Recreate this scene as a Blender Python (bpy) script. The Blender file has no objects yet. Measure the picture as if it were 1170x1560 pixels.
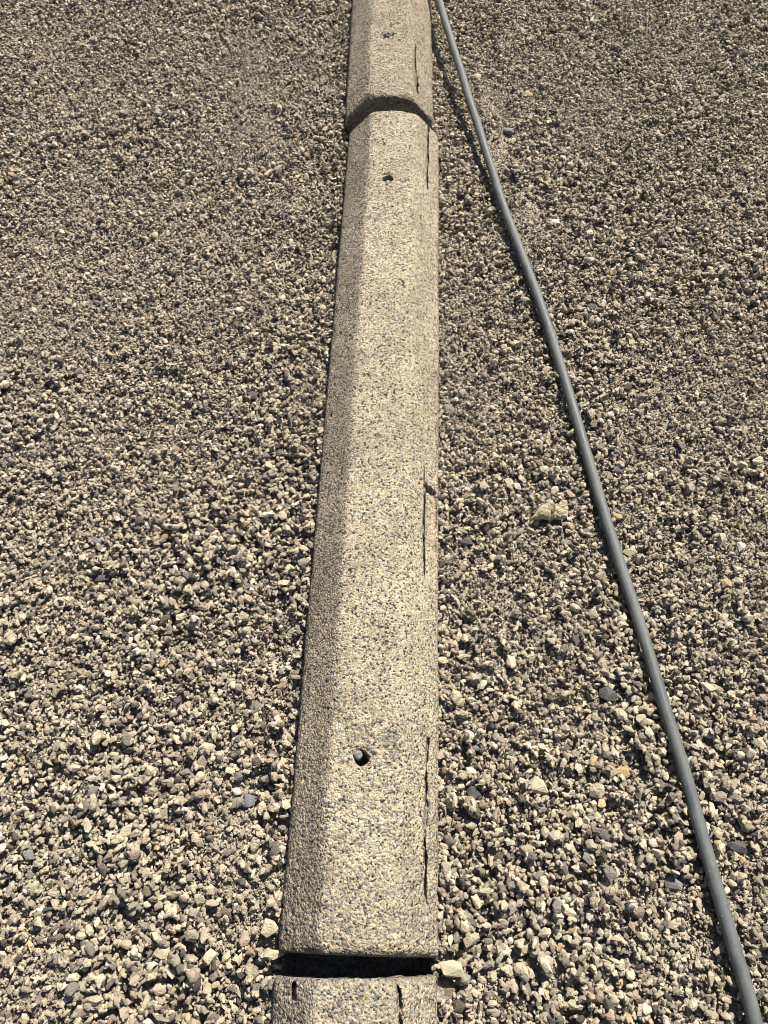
import bpy, bmesh, math, random
import numpy as np
from mathutils import Vector, Euler, Matrix

S = bpy.context.scene
COL = S.collection
random.seed(7)
RNG = np.random.default_rng(11)

# ------------------------------------------------------------------ camera
CAM_H = 1.31
PITCH = math.radians(61.7)
cam_data = bpy.data.cameras.new('camera')
cam = bpy.data.objects.new('camera', cam_data)
COL.objects.link(cam)
cam.location = (0, 0, CAM_H)
cam.rotation_euler = (math.pi / 2 - PITCH, 0, 0)
cam_data.sensor_fit = 'VERTICAL'
cam_data.sensor_height = 36.0
cam_data.lens = 36.0 * 1172.0 / 1560.0
cam_data.clip_start = 0.02
cam_data.clip_end = 600.0
S.camera = cam

# ------------------------------------------------------------------ sky, sun, exposure
SUN_EL = math.radians(50)
SUN_AZ = math.radians(28)          # clockwise from +Y: ahead of the camera, a little to the right
world = bpy.data.worlds.new('World')
S.world = world
world.use_nodes = True
wn = world.node_tree
wn.nodes.clear()
sky = wn.nodes.new('ShaderNodeTexSky')
sky.sky_type = 'NISHITA'
sky.sun_disc = False
sky.sun_elevation = SUN_EL
sky.sun_rotation = SUN_AZ
bg = wn.nodes.new('ShaderNodeBackground')
bg.inputs['Strength'].default_value = 0.05
wo = wn.nodes.new('ShaderNodeOutputWorld')
wn.links.new(sky.outputs[0], bg.inputs[0])
wn.links.new(bg.outputs[0], wo.inputs[0])

sun_data = bpy.data.lights.new('sun', 'SUN')
sun_data.energy = 5.0
sun_data.angle = math.radians(0.53)
sun_data.color = (1.0, 0.94, 0.835)
sun = bpy.data.objects.new('sun', sun_data)
COL.objects.link(sun)
sdir = Vector((math.sin(SUN_AZ) * math.cos(SUN_EL), math.cos(SUN_AZ) * math.cos(SUN_EL), math.sin(SUN_EL)))
sun.rotation_euler = sdir.to_track_quat('Z', 'Y').to_euler()
sun.location = sdir * 20

S.view_settings.view_transform = 'Standard'
S.view_settings.look = 'None'
S.view_settings.exposure = 0.80
S.view_settings.gamma = 1.0
S.view_settings.use_curve_mapping = False
S.cycles.filter_width = 1.0
S.cycles.max_bounces = 5
S.cycles.diffuse_bounces = 1


# ------------------------------------------------------------------ helpers
def tag(o, label=None, cat=None, group=None, kind=None):
    if label: o['label'] = label
    if cat: o['category'] = cat
    if group: o['group'] = group
    if kind: o['kind'] = kind
    return o


def link(o, parent=None):
    COL.objects.link(o)
    if parent is not None:
        o.parent = parent
    return o


def mesh_obj(name, me, mat, parent=None):
    o = bpy.data.objects.new(name, me)
    if mat is not None and not me.materials:
        me.materials.append(mat)
    return link(o, parent)


def hash3(ix, iy, iz, seed):
    h = (ix.astype(np.int64) * 374761393 + iy.astype(np.int64) * 668265263
         + iz.astype(np.int64) * 2147483647 + seed * 974711) & 0xffffffff
    h = ((h ^ (h >> 13)) * 1274126177) & 0xffffffff
    h = ((h ^ (h >> 16)) * 2246822519) & 0xffffffff
    h = h ^ (h >> 15)
    return (h & 0xffffff) / float(0xffffff)


def vnoise(x, y, seed=0):
    ix = np.floor(x); iy = np.floor(y)
    fx = x - ix; fy = y - iy
    fx = fx * fx * (3 - 2 * fx); fy = fy * fy * (3 - 2 * fy)
    z = np.zeros_like(ix)
    a = hash3(ix, iy, z, seed); b = hash3(ix + 1, iy, z, seed)
    c = hash3(ix, iy + 1, z, seed); d = hash3(ix + 1, iy + 1, z, seed)
    return (a + (b - a) * fx) * (1 - fy) + (c + (d - c) * fx) * fy


def fbm(x, y, seed=0, octaves=4):
    v = np.zeros(np.broadcast(x, y).shape); amp = 0.5
    for o in range(octaves):
        v += amp * (vnoise(x * 2 ** o + 17.3 * o, y * 2 ** o - 9.1 * o, seed + o) - 0.5)
        amp *= 0.5
    return v


def cells(x, y, seed=0):
    """nearest jittered cell point: distance to it and the cell's random number"""
    ix = np.floor(x); iy = np.floor(y)
    best = np.full(x.shape, 9.0); rid = np.zeros(x.shape)
    z = np.zeros_like(ix)
    for dx in (-1, 0, 1):
        for dy in (-1, 0, 1):
            cx = ix + dx; cy = iy + dy
            px = cx + hash3(cx, cy, z, seed); py = cy + hash3(cx, cy, z, seed + 1)
            d = np.hypot(px - x, py - y)
            m = d < best
            best = np.where(m, d, best)
            rid = np.where(m, hash3(cx, cy, z, seed + 2), rid)
    return best, rid


def grid_mesh(name, P, attr=None, smooth=True):
    """P: (n, m, 3) array of points -> one quad sheet"""
    n, m = P.shape[:2]
    i = np.arange(n * m).reshape(n, m)
    q = np.stack([i[:-1, :-1], i[:-1, 1:], i[1:, 1:], i[1:, :-1]], -1).reshape(-1, 4)
    me = bpy.data.meshes.new(name)
    me.vertices.add(n * m)
    me.vertices.foreach_set('co', P.reshape(-1).astype(np.float32))
    me.loops.add(q.size)
    me.loops.foreach_set('vertex_index', q.reshape(-1).astype(np.int32))
    me.polygons.add(len(q))
    me.polygons.foreach_set('loop_start', (np.arange(len(q)) * 4).astype(np.int32))
    me.polygons.foreach_set('use_smooth', np.full(len(q), smooth))
    me.update(calc_edges=True)
    if attr:
        for k, v in attr.items():
            a = me.attributes.new(k, 'FLOAT', 'POINT')
            a.data.foreach_set('value', v.reshape(-1).astype(np.float32))
    return me


# ------------------------------------------------------------------ materials
class Nodes:
    def __init__(self, name):
        self.mat = bpy.data.materials.new(name)
        self.mat.use_nodes = True
        self.t = self.mat.node_tree
        self.t.nodes.clear()
        self.out = self.n('ShaderNodeOutputMaterial')
        self.b = self.n('ShaderNodeBsdfPrincipled')
        self.l(self.b.outputs[0], self.out.inputs[0])

    def n(self, kind, **kw):
        nd = self.t.nodes.new(kind)
        for k, v in kw.items():
            setattr(nd, k, v)
        return nd

    def l(self, a, b):
        self.t.links.new(a, b)

    def put(self, sock, v):
        if isinstance(v, bpy.types.NodeSocket):
            self.l(v, sock)
        else:
            sock.default_value = v

    def ramp(self, fac, stops, mode='LINEAR'):
        r = self.n('ShaderNodeValToRGB')
        r.color_ramp.interpolation = mode
        els = r.color_ramp.elements
        while len(els) < len(stops):
            els.new(0.5)
        for e, (p, c) in zip(els, stops):
            e.position = p
            e.color = (*c, 1) if len(c) == 3 else c
        self.l(fac, r.inputs[0])
        return r.outputs[0]

    def mix(self, fac, a, b, mode='MIX'):
        m = self.n('ShaderNodeMix', data_type='RGBA', blend_type=mode)
        self.put(m.inputs[0], fac)
        self.put(m.inputs[6], a if isinstance(a, bpy.types.NodeSocket) else (*a, 1))
        self.put(m.inputs[7], b if isinstance(b, bpy.types.NodeSocket) else (*b, 1))
        return m.outputs[2]

    def math(self, op, a, b=0.0, c=0.0):
        m = self.n('ShaderNodeMath', operation=op)
        self.put(m.inputs[0], a); self.put(m.inputs[1], b); self.put(m.inputs[2], c)
        return m.outputs[0]

    def maprange(self, v, a, b, c=0.0, d=1.0):
        m = self.n('ShaderNodeMapRange')
        self.l(v, m.inputs[0])
        for i, q in enumerate((a, b, c, d)):
            m.inputs[i + 1].default_value = q
        return m.outputs[0]

    def noise(self, vec, scale, detail=3.0, rough=0.55):
        t = self.n('ShaderNodeTexNoise')
        self.l(vec, t.inputs['Vector'])
        t.inputs['Scale'].default_value = scale
        t.inputs['Detail'].default_value = detail
        t.inputs['Roughness'].default_value = rough
        return t.outputs['Fac']

    def voronoi(self, vec, scale, feature='F1', rnd=1.0):
        t = self.n('ShaderNodeTexVoronoi', feature=feature)
        self.l(vec, t.inputs['Vector'])
        t.inputs['Scale'].default_value = scale
        t.inputs['Randomness'].default_value = rnd
        return t

    def bump(self, height, dist, strength=1.0, normal=None):
        b = self.n('ShaderNodeBump')
        self.l(height, b.inputs['Height'])
        b.inputs['Distance'].default_value = dist
        b.inputs['Strength'].default_value = strength
        if normal is not None:
            self.l(normal, b.inputs['Normal'])
        return b.outputs[0]


STONE_STOPS = [
    (0, (0.105, 0.091, 0.071)),
    (0.06, (0.188, 0.169, 0.138)),
    (0.13, (0.297, 0.262, 0.203)),
    (0.21, (0.238, 0.216, 0.181)),
    (0.26, (0.395, 0.339, 0.246)),
    (0.38, (0.494, 0.424, 0.303)),
    (0.52, (0.415, 0.354, 0.256)),
    (0.62, (0.572, 0.489, 0.344)),
    (0.75, (0.494, 0.428, 0.317)),
    (0.83, (0.335, 0.255, 0.18)),
    (0.87, (0.613, 0.529, 0.38)),
    (0.945, (0.68, 0.614, 0.478)),
    (0.985, (0.549, 0.418, 0.241)),
]


def stone_material(name, colour=None, fine=1.0):
    k = Nodes(name)
    tc = k.n('ShaderNodeTexCoord')
    oi = k.n('ShaderNodeObjectInfo')
    off = k.n('ShaderNodeVectorMath', operation='SCALE')
    comb = k.n('ShaderNodeCombineXYZ')
    k.l(oi.outputs['Random'], comb.inputs[0]); k.l(oi.outputs['Random'], comb.inputs[1])
    k.l(comb.outputs[0], off.inputs[0]); off.inputs['Scale'].default_value = 91.0
    add = k.n('ShaderNodeVectorMath', operation='ADD')
    k.l(tc.outputs['Object'], add.inputs[0]); k.l(off.outputs[0], add.inputs[1])
    v = add.outputs[0]
    if colour is None:
        base = k.ramp(oi.outputs['Random'], STONE_STOPS, 'CONSTANT')
    else:
        rgb = k.n('ShaderNodeRGB'); rgb.outputs[0].default_value = (*colour, 1)
        base = rgb.outputs[0]
    # per-stone lightness so that the ramp's steps do not repeat
    r2 = k.math('FRACT', k.math('MULTIPLY', oi.outputs['Random'], 173.31))
    tone = k.maprange(r2, 0, 1, 0.80 if colour is None else 1.0, 1.24 if colour is None else 1.0)
    m1 = k.maprange(k.noise(v, 1.3 * fine, 3, 0.6), 0.3, 0.7, 0.84, 1.12)
    m2 = k.maprange(k.noise(v, 9.0 * fine, 3, 0.7), 0.3, 0.7, 0.90, 1.09)
    f = k.math('MULTIPLY', k.math('MULTIPLY', m1, m2), tone)
    cv = k.n('ShaderNodeCombineColor')
    for i in range(3):
        k.l(f, cv.inputs[i])
    col = k.mix(1.0, base, cv.outputs[0], 'MULTIPLY')
    # dust settled in patches
    d = k.maprange(k.noise(v, 2.3, 3, 0.6), 0.58, 0.78, 0.0, 0.30)
    col = k.mix(d, col, (0.42, 0.37, 0.28))
    k.l(col, k.b.inputs['Base Color'])
    k.b.inputs['Roughness'].default_value = 0.82
    k.b.inputs['Specular IOR Level'].default_value = 0.3
    nz = k.noise(v, 5.0 * fine, 5, 0.65)
    k.l(k.bump(nz, 0.05, 0.5), k.b.inputs['Normal'])
    return k.mat


def concrete_material(name, warm=1.0):
    k = Nodes(name)
    tc = k.n('ShaderNodeTexCoord')
    v = tc.outputs['Object']
    at = k.n('ShaderNodeAttribute', attribute_name='wear')
    wear = at.outputs['Fac']
    # sand grains
    g = k.voronoi(v, 330.0)
    sepg = k.n('ShaderNodeSeparateColor'); k.l(g.outputs['Color'], sepg.inputs[0])
    grain = k.ramp(sepg.outputs[0], [
        (0.0, (0.05, 0.046, 0.040)), (0.10, (0.17, 0.155, 0.125)), (0.21, (0.40, 0.345, 0.225)),
        (0.45, (0.54, 0.465, 0.305)), (0.66, (0.46, 0.385, 0.245)), (0.80, (0.64, 0.565, 0.40)),
        (0.93, (0.35, 0.33, 0.29))], 'CONSTANT')
    # pea-size aggregate
    p = k.voronoi(v, 200.0)
    sepp = k.n('ShaderNodeSeparateColor'); k.l(p.outputs['Color'], sepp.inputs[0])
    pea = k.ramp(sepp.outputs[1], [
        (0.0, (0.17, 0.165, 0.15)), (0.16, (0.30, 0.28, 0.23)), (0.32, (0.45, 0.39, 0.28)),
        (0.52, (0.37, 0.34, 0.28)), (0.68, (0.55, 0.49, 0.36)), (0.84, (0.25, 0.25, 0.24)),
        (0.92, (0.62, 0.58, 0.48)), (0.97, (0.50, 0.36, 0.19))], 'CONSTANT')
    inside = k.maprange(p.outputs['Distance'], 0.30, 0.62, 1.0, 0.0)
    shown = k.maprange(sepp.outputs[0], 0.0, 1.0, 0.0, 1.0)
    thr = k.maprange(wear, 0.0, 1.0, 0.72, 0.02)
    vis = k.math('GREATER_THAN', shown, thr)
    pm = k.math('MULTIPLY', inside, vis)
    col = k.mix(pm, grain, pea)
    # dirt film and blotches
    blot = k.maprange(k.noise(v, 9.0, 5, 0.6), 0.32, 0.68, 0.80, 1.08)
    blot2 = k.maprange(k.noise(v, 38.0, 4, 0.65), 0.3, 0.7, 0.82, 1.10)
    f = k.math('MULTIPLY', blot, blot2)
    cv = k.n('ShaderNodeCombineColor')
    for i in range(3):
        k.l(f, cv.inputs[i])
    col = k.mix(1.0, col, cv.outputs[0], 'MULTIPLY')
    shade_stain = k.n('ShaderNodeAttribute', attribute_name='shade_stain')
    col = k.mix(k.math('MULTIPLY', shade_stain.outputs['Fac'], 0.85), col, (0.10, 0.092, 0.085))  # stains, plus shade painted into joints, grooves and holes
    pink = k.n('ShaderNodeAttribute', attribute_name='fresh')
    col = k.mix(k.math('MULTIPLY', pink.outputs['Fac'], 0.55), col, (0.50, 0.37, 0.26))
    tint = k.n('ShaderNodeCombineColor'); tint.inputs[0].default_value = 0.87; tint.inputs[1].default_value = 0.86; tint.inputs[2].default_value = 0.89
    col = k.mix(1.0, col, tint.outputs[0], 'MULTIPLY')
    dark_attr = k.n('ShaderNodeAttribute', attribute_name='old')
    col = k.mix(k.math('MULTIPLY', dark_attr.outputs['Fac'], 1.0), col, k.mix(1.0, col, (0.78, 0.76, 0.74), 'MULTIPLY'))
    # pores
    po = k.voronoi(v, 150.0)
    sepo = k.n('ShaderNodeSeparateColor'); k.l(po.outputs['Color'], sepo.inputs[0])
    porem = k.math('MULTIPLY', k.math('GREATER_THAN', sepo.outputs[2], 0.86),
                   k.maprange(po.outputs['Distance'], 0.12, 0.26, 1.0, 0.0))
    pit = k.voronoi(v, 78.0)
    sepq = k.n('ShaderNodeSeparateColor'); k.l(pit.outputs['Color'], sepq.inputs[0])
    pitr = k.maprange(sepq.outputs[1], 0.0, 1.0, 0.08, 0.22)
    pitm = k.math('MULTIPLY', k.math('GREATER_THAN', sepq.outputs[0], 0.62),
                  k.math('LESS_THAN', k.math('ADD', pit.outputs['Distance'], k.math('MULTIPLY', k.noise(v, 500, 2), 0.12)), k.math('ADD', pitr, 0.03)))
    col = k.mix(k.math('MULTIPLY', pitm, 0.55), col, (0.07, 0.062, 0.052))
    k.l(col, k.b.inputs['Base Color'])
    k.b.inputs['Roughness'].default_value = 0.9
    k.b.inputs['Specular IOR Level'].default_value = 0.2
    hg = k.maprange(g.outputs['Distance'], 0.0, 0.7, 1.0, 0.0)
    hp = k.math('MULTIPLY', k.maprange(p.outputs['Distance'], 0.0, 0.62, 1.0, 0.0), vis)
    hn = k.noise(v, 260.0, 3, 0.7)
    h = k.math('ADD', k.math('MULTIPLY', hg, 0.0013), k.math('MULTIPLY', hp, 0.0016))
    h = k.math('ADD', h, k.math('MULTIPLY', hn, 0.0014))
    h = k.math('SUBTRACT', h, k.math('MULTIPLY', porem, 0.003))
    h = k.math('SUBTRACT', h, k.math('MULTIPLY', pitm, 0.0035))
    k.l(k.bump(h, 1.0, 1.0), k.b.inputs['Normal'])
    return k.mat


def dirt_material():
    k = Nodes('gravelly_dirt')
    geo = k.n('ShaderNodeNewGeometry')
    v = geo.outputs['Position']
    a = k.voronoi(v, 260.0); b = k.voronoi(v, 95.0)
    sa = k.n('ShaderNodeSeparateColor'); k.l(a.outputs['Color'], sa.inputs[0])
    sb = k.n('ShaderNodeSeparateColor'); k.l(b.outputs['Color'], sb.inputs[0])
    ca = k.ramp(sa.outputs[0], [(0, (0.22, 0.195, 0.15)), (0.25, (0.36, 0.315, 0.235)), (0.6, (0.42, 0.365, 0.265)),
                                (0.85, (0.29, 0.265, 0.22))], 'CONSTANT')
    cb = k.ramp(sb.outputs[0], [(0, (0.07, 0.064, 0.054)), (0.2, (0.20, 0.175, 0.13)), (0.5, (0.30, 0.26, 0.19)),
                                (0.8, (0.14, 0.13, 0.11)), (0.93, (0.42, 0.37, 0.28))], 'CONSTANT')  # coarse grains darker: shadows between outer stones put into their colour
    far = k.n('ShaderNodeAttribute', attribute_name='outer')
    m = k.math('MAXIMUM', k.maprange(k.noise(v, 30, 2), 0.5, 0.6, 0.0, 0.5), far.outputs['Fac'])
    col = k.mix(m, ca, cb)
    blot = k.maprange(k.noise(v, 3.0, 5, 0.6), 0.3, 0.7, 0.85, 1.15)
    cv = k.n('ShaderNodeCombineColor')
    for i in range(3):
        k.l(blot, cv.inputs[i])
    col = k.mix(1.0, col, cv.outputs[0], 'MULTIPLY')
    k.l(col, k.b.inputs['Base Color'])
    k.b.inputs['Roughness'].default_value = 0.95
    k.b.inputs['Specular IOR Level'].default_value = 0.15
    ha = k.maprange(a.outputs['Distance'], 0.0, 0.7, 1.0, 0.0)
    hb = k.math('MULTIPLY', k.maprange(b.outputs['Distance'], 0.0, 0.7, 1.0, 0.0), far.outputs['Fac'])
    h = k.math('ADD', k.math('MULTIPLY', ha, 0.0018), k.math('MULTIPLY', hb, 0.006))
    k.l(k.bump(h, 1.0, 1.0), k.b.inputs['Normal'])
    return k.mat


def pipe_material():
    k = Nodes('grey_plastic')
    tc = k.n('ShaderNodeTexCoord')
    v = tc.outputs['Object']
    mp = k.n('ShaderNodeMapping'); mp.inputs['Scale'].default_value = (1, 0.06, 1)
    k.l(v, mp.inputs['Vector'])
    streak = k.noise(mp.outputs[0], 420, 3, 0.6)
    dust = k.noise(v, 22, 5, 0.65)
    fine = k.noise(v, 700, 2, 0.6)
    col = k.mix(k.maprange(streak, 0.35, 0.7), (0.070, 0.079, 0.080), (0.100, 0.110, 0.109))
    geo = k.n('ShaderNodeNewGeometry')
    d = k.math('MULTIPLY', k.maprange(dust, 0.40, 0.66, 0.05, 0.55), k.maprange(fine, 0.35, 0.6, 0.4, 1.0))
    col = k.mix(d, col, (0.22, 0.22, 0.205))
    spots = k.voronoi(v, 160)
    ss = k.n('ShaderNodeSeparateColor'); k.l(spots.outputs['Color'], ss.inputs[0])
    sp = k.math('MULTIPLY', k.math('GREATER_THAN', ss.outputs[0], 0.93), k.maprange(spots.outputs['Distance'], 0.1, 0.2, 1, 0))
    col = k.mix(k.math('MULTIPLY', sp, 0.6), col, (0.5, 0.48, 0.42))
    k.l(col, k.b.inputs['Base Color'])
    k.l(k.maprange(dust, 0.35, 0.65, 0.50, 0.72), k.b.inputs['Roughness'])
    k.b.inputs['Specular IOR Level'].default_value = 0.45
    k.l(k.bump(streak, 0.0006, 0.5), k.b.inputs['Normal'])
    return k.mat


def steel_material():
    k = Nodes('weathered_steel')
    tc = k.n('ShaderNodeTexCoord')
    n = k.noise(tc.outputs['Object'], 260, 4, 0.65)
    col = k.mix(k.maprange(n, 0.4, 0.65), (0.12, 0.118, 0.12), (0.24, 0.235, 0.235))
    k.l(col, k.b.inputs['Base Color'])
    k.b.inputs['Metallic'].default_value = 0.1
    k.b.inputs['Roughness'].default_value = 0.75
    k.l(k.bump(n, 0.001, 0.6), k.b.inputs['Normal'])
    return k.mat


M_STONE = stone_material('mixed_stone')
M_CONC = concrete_material('sandy_concrete')
M_DIRT = dirt_material()
M_PIPE = pipe_material()
M_STEEL = steel_material()

# ------------------------------------------------------------------ where the blocks lie (plan view, metres)
BLOCKS = {                       # near-end centre, yaw to the right, length
    'near': ((-0.041, -0.062), 0.0, -1.81),
    'mid': ((-0.0372, -0.036), 0.0342, 1.816),
    'far': ((0.013, 1.832), 0.0160, 1.81),
}


def to_local(x, y, blk):
    (ox, oy), yaw, _ = BLOCKS[blk]
    c, s = math.cos(yaw), math.sin(yaw)
    dx, dy = x - ox, y - oy
    return dx * c - dy * s, dx * s + dy * c


def in_block(x, y, margin):
    m = np.zeros(np.shape(x), bool)
    for b, (_, _, L) in BLOCKS.items():
        lx, lu = to_local(x, y, b)
        lo, hi = (L, 0) if L < 0 else (0, L)
        m |= (np.abs(lx) < 0.117 + margin) & (lu > lo - margin) & (lu < hi + margin)
    return m


# ------------------------------------------------------------------ path of the grey pipe (axis)
PIPE = [
        (0.0429, 3.0628, 0.1184), (0.1188, 2.5696, 0.0875), (0.1567, 2.3229, 0.0720), (0.1738, 2.2114, 0.0650), (0.1919, 2.1067, 0.0570), (0.2099, 2.0063, 0.0500), (0.2247, 1.9076, 0.0430), (0.2429, 1.8171, 0.0350), (0.2575, 1.7262, 0.0280), (0.2730, 1.6481, 0.0215),
        (0.2879, 1.5505, 0.0160), (0.3230, 1.3761, 0.0135), (0.3577, 1.1869, 0.0135), (0.3841, 0.9951, 0.0135), (0.3980, 0.8825, 0.0135), (0.4172, 0.7269, 0.0135), (0.4227, 0.6839, 0.0135), (0.4378, 0.5745, 0.0140), (0.4555, 0.4603, 0.0150), (0.4689, 0.3434, 0.0160), (0.4838, 0.2358, 0.0170), (0.4938, 0.1365, 0.0170), (0.5032, 0.0444, 0.0180), (0.5133, -0.0411, 0.0180), (0.5226, -0.1209, 0.0180), (0.529, -0.30, 0.018), (0.536, -0.60, 0.018), (0.54, -0.9, 0.016)]


def catmull(pts, per):
    pts = [Vector(p) for p in pts]
    pts = [pts[0] * 2 - pts[1]] + pts + [pts[-1] * 2 - pts[-2]]
    out = []
    for i in range(1, len(pts) - 2):
        p0, p1, p2, p3 = pts[i - 1:i + 3]
        for k in range(per):
            t = k / per
            out.append(0.5 * ((2 * p1) + (p2 - p0) * t + (2 * p0 - 5 * p1 + 4 * p2 - p3) * t * t + (3 * p1 - p0 - 3 * p2 + p3) * t ** 3))
    out.append(pts[-2])
    return out


pc = np.array([tuple(p) for p in catmull(PIPE, 16)])
for _ in range(60):
    pc[1:-1] = pc[1:-1] * 0.5 + 0.25 * (pc[:-2] + pc[2:])


def pipe_gap(x, y):
    """plan distance to the pipe's axis and the height of the axis there"""
    px_ = np.interp(y, pc[::-1, 1], pc[::-1, 0]); pz_ = np.interp(y, pc[::-1, 1], pc[::-1, 2])
    return np.abs(x - px_) * 0.95, pz_


# ------------------------------------------------------------------ the ground sheet
def axis(lo, hi, step, reach):
    a = list(np.arange(lo, hi + 1e-6, step))
    d = step; up = []; x = a[-1]
    while x < reach:
        d *= 1.35; x += d; up.append(x)
    d = step; dn = []; x = a[0]
    while x > -reach:
        d *= 1.35; x -= d; dn.append(x)
    return np.array(dn[::-1] + a + up)


PATCHES = [   # places where the stones are thin and the fine dirt shows: x, y, radius x, radius y, amount
    (0.285, 1.74, 0.086, 0.176, 1.0),
    (0.345, 1.5, 0.075, 0.132, 1.0),
    (0.27, 1.95, 0.057, 0.11, 1.0),
    (-0.22, 1.56, 0.07, 0.09, 0.76),
    (-0.33, 2.02, 0.09, 0.14, 0.65),
    (-0.2, 2.13, 0.06, 0.12, 0.6),
    (-0.24, 1.8, 0.06, 0.1, 0.54),
    (-0.18, 0.99, 0.06, 0.12, 0.6),
    (-0.26, 1.22, 0.06, 0.08, 0.54),
    (-0.24, 0.13, 0.07, 0.12, 0.68),
    (-0.2, 0.02, 0.05, 0.09, 0.6),
    (-0.47, 0.02, 0.07, 0.07, 0.46),
    (0.36, 0.62, 0.14, 0.2, 0.38),
    (0.62, 1.0, 0.14, 0.2, 0.41),
    (0.7, 0.65, 0.16, 0.22, 0.35),
    (0.55, 0.8, 0.06, 0.1, 0.46),
    (-0.5, -0.07, 0.1, 0.05, 0.54),
    (0.3, 0.33, 0.1, 0.13, 0.38),
    (-0.75, 1.15, 0.14, 0.12, 0.38),
    (-0.95, 2.2, 0.1, 0.14, 0.54),
    (0.4, 0.08, 0.07, 0.05, 0.3),
    (0.62, 0.1, 0.06, 0.12, 0.38),
]


def dirt_mask(x, y):
    m = np.zeros(np.shape(x))
    for px, py, rx, ry, a in PATCHES:
        wob = 0.45 * (vnoise(x * 30, y * 30, 77) - 0.5)
        d = np.hypot((x - px) / rx, (y - py) / ry) + wob
        m = np.maximum(m, a * np.clip(1.35 - d, 0, 1))
    m = np.maximum(m, np.clip((vnoise(x * 5.5, y * 5.5, 31) * 0.6 + vnoise(x * 17, y * 17, 32) * 0.4 - 0.66) * 4, 0, 0.45))
    return np.clip(m, 0, 1)


def berm(x, y):
    """gravel pushed up along the sides of the blocks"""
    out = np.zeros(np.shape(x))
    for b, (_, _, L) in BLOCKS.items():
        lx, lu = to_local(x, y, b)
        lo, hi = (L, 0) if L < 0 else (0, L)
        q = np.clip((np.abs(lx) - 0.115) / 0.05, -1, 1)
        out = np.maximum(out, np.where((lu > lo) & (lu < hi), 1 - np.abs(q), 0) * np.where(np.abs(lx) > 0.10, 1, 0))
    return out


def joint_hollow(x, y):
    lx, lu = to_local(x, y, 'mid')
    fx_, fu = to_local(x, y, 'far')
    a = (np.abs(lx) < 0.112) & (lu > -0.05) & (lu < 0.02)
    b = (np.abs(fx_) < 0.112) & (fu > -0.06) & (fu < 0.02)
    return np.where(a | b, 1.0, 0.0)


def ground_z(x, y):
    z = 0.007 * fbm(x * 5.5, y * 5.5, 41, 2) + -0.0085 + 0.012 * fbm(x * 2.2, y * 2.2, 5, 3) + 0.006 * fbm(x * 14, y * 14, 9, 3)
    pd, pz = pipe_gap(x, y)
    cap = pz - 0.0103 - 0.013 + np.clip(pd - 0.03, 0, 9) * 0.5
    z = np.where(y < 1.6, np.minimum(z, cap), z)
    return z + 0.015 * dirt_mask(x, y) * np.clip(pd / 0.05, 0.3, 1) + (0.019 + 0.030 * fbm(x * 16, y * 16, 61, 3)) * berm(x, y) - 0.05 * joint_hollow(x, y)


X0, X1, Y0, Y1 = -1.75, 1.75, -0.75, 3.25
gx = axis(X0, X1, 0.009, 160.0)
gy = axis(Y0, Y1, 0.009, 160.0)
GX, GY = np.meshgrid(gx, gy)
edge = np.clip(np.maximum.reduce([np.abs(GX) - 1.05 - 0.28 * np.clip(GY, 0, 3), GY - 3.0, -0.5 - GY]) / 0.25, 0, 1)
near = np.clip(1 - (np.hypot(GX, GY - 1.2) - 2) / 3, 0, 1)
GZ = ((ground_z(GX, GY) - 0.0045 * (1 - dirt_mask(GX, GY)) * (1 - edge)) * near - 0.010 * (1 - near)) + 0.006 * edge * near
ground = mesh_obj('ground', grid_mesh('ground', np.stack([GX, GY, GZ], -1), M_DIRT and None or None, True), M_DIRT)
ground.data.attributes.new('outer', 'FLOAT', 'POINT').data.foreach_set('value', edge.reshape(-1).astype(np.float32))
tag(ground, 'tan crushed gravel over fine dirt around the concrete wheel stops', kind='structure')


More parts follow.
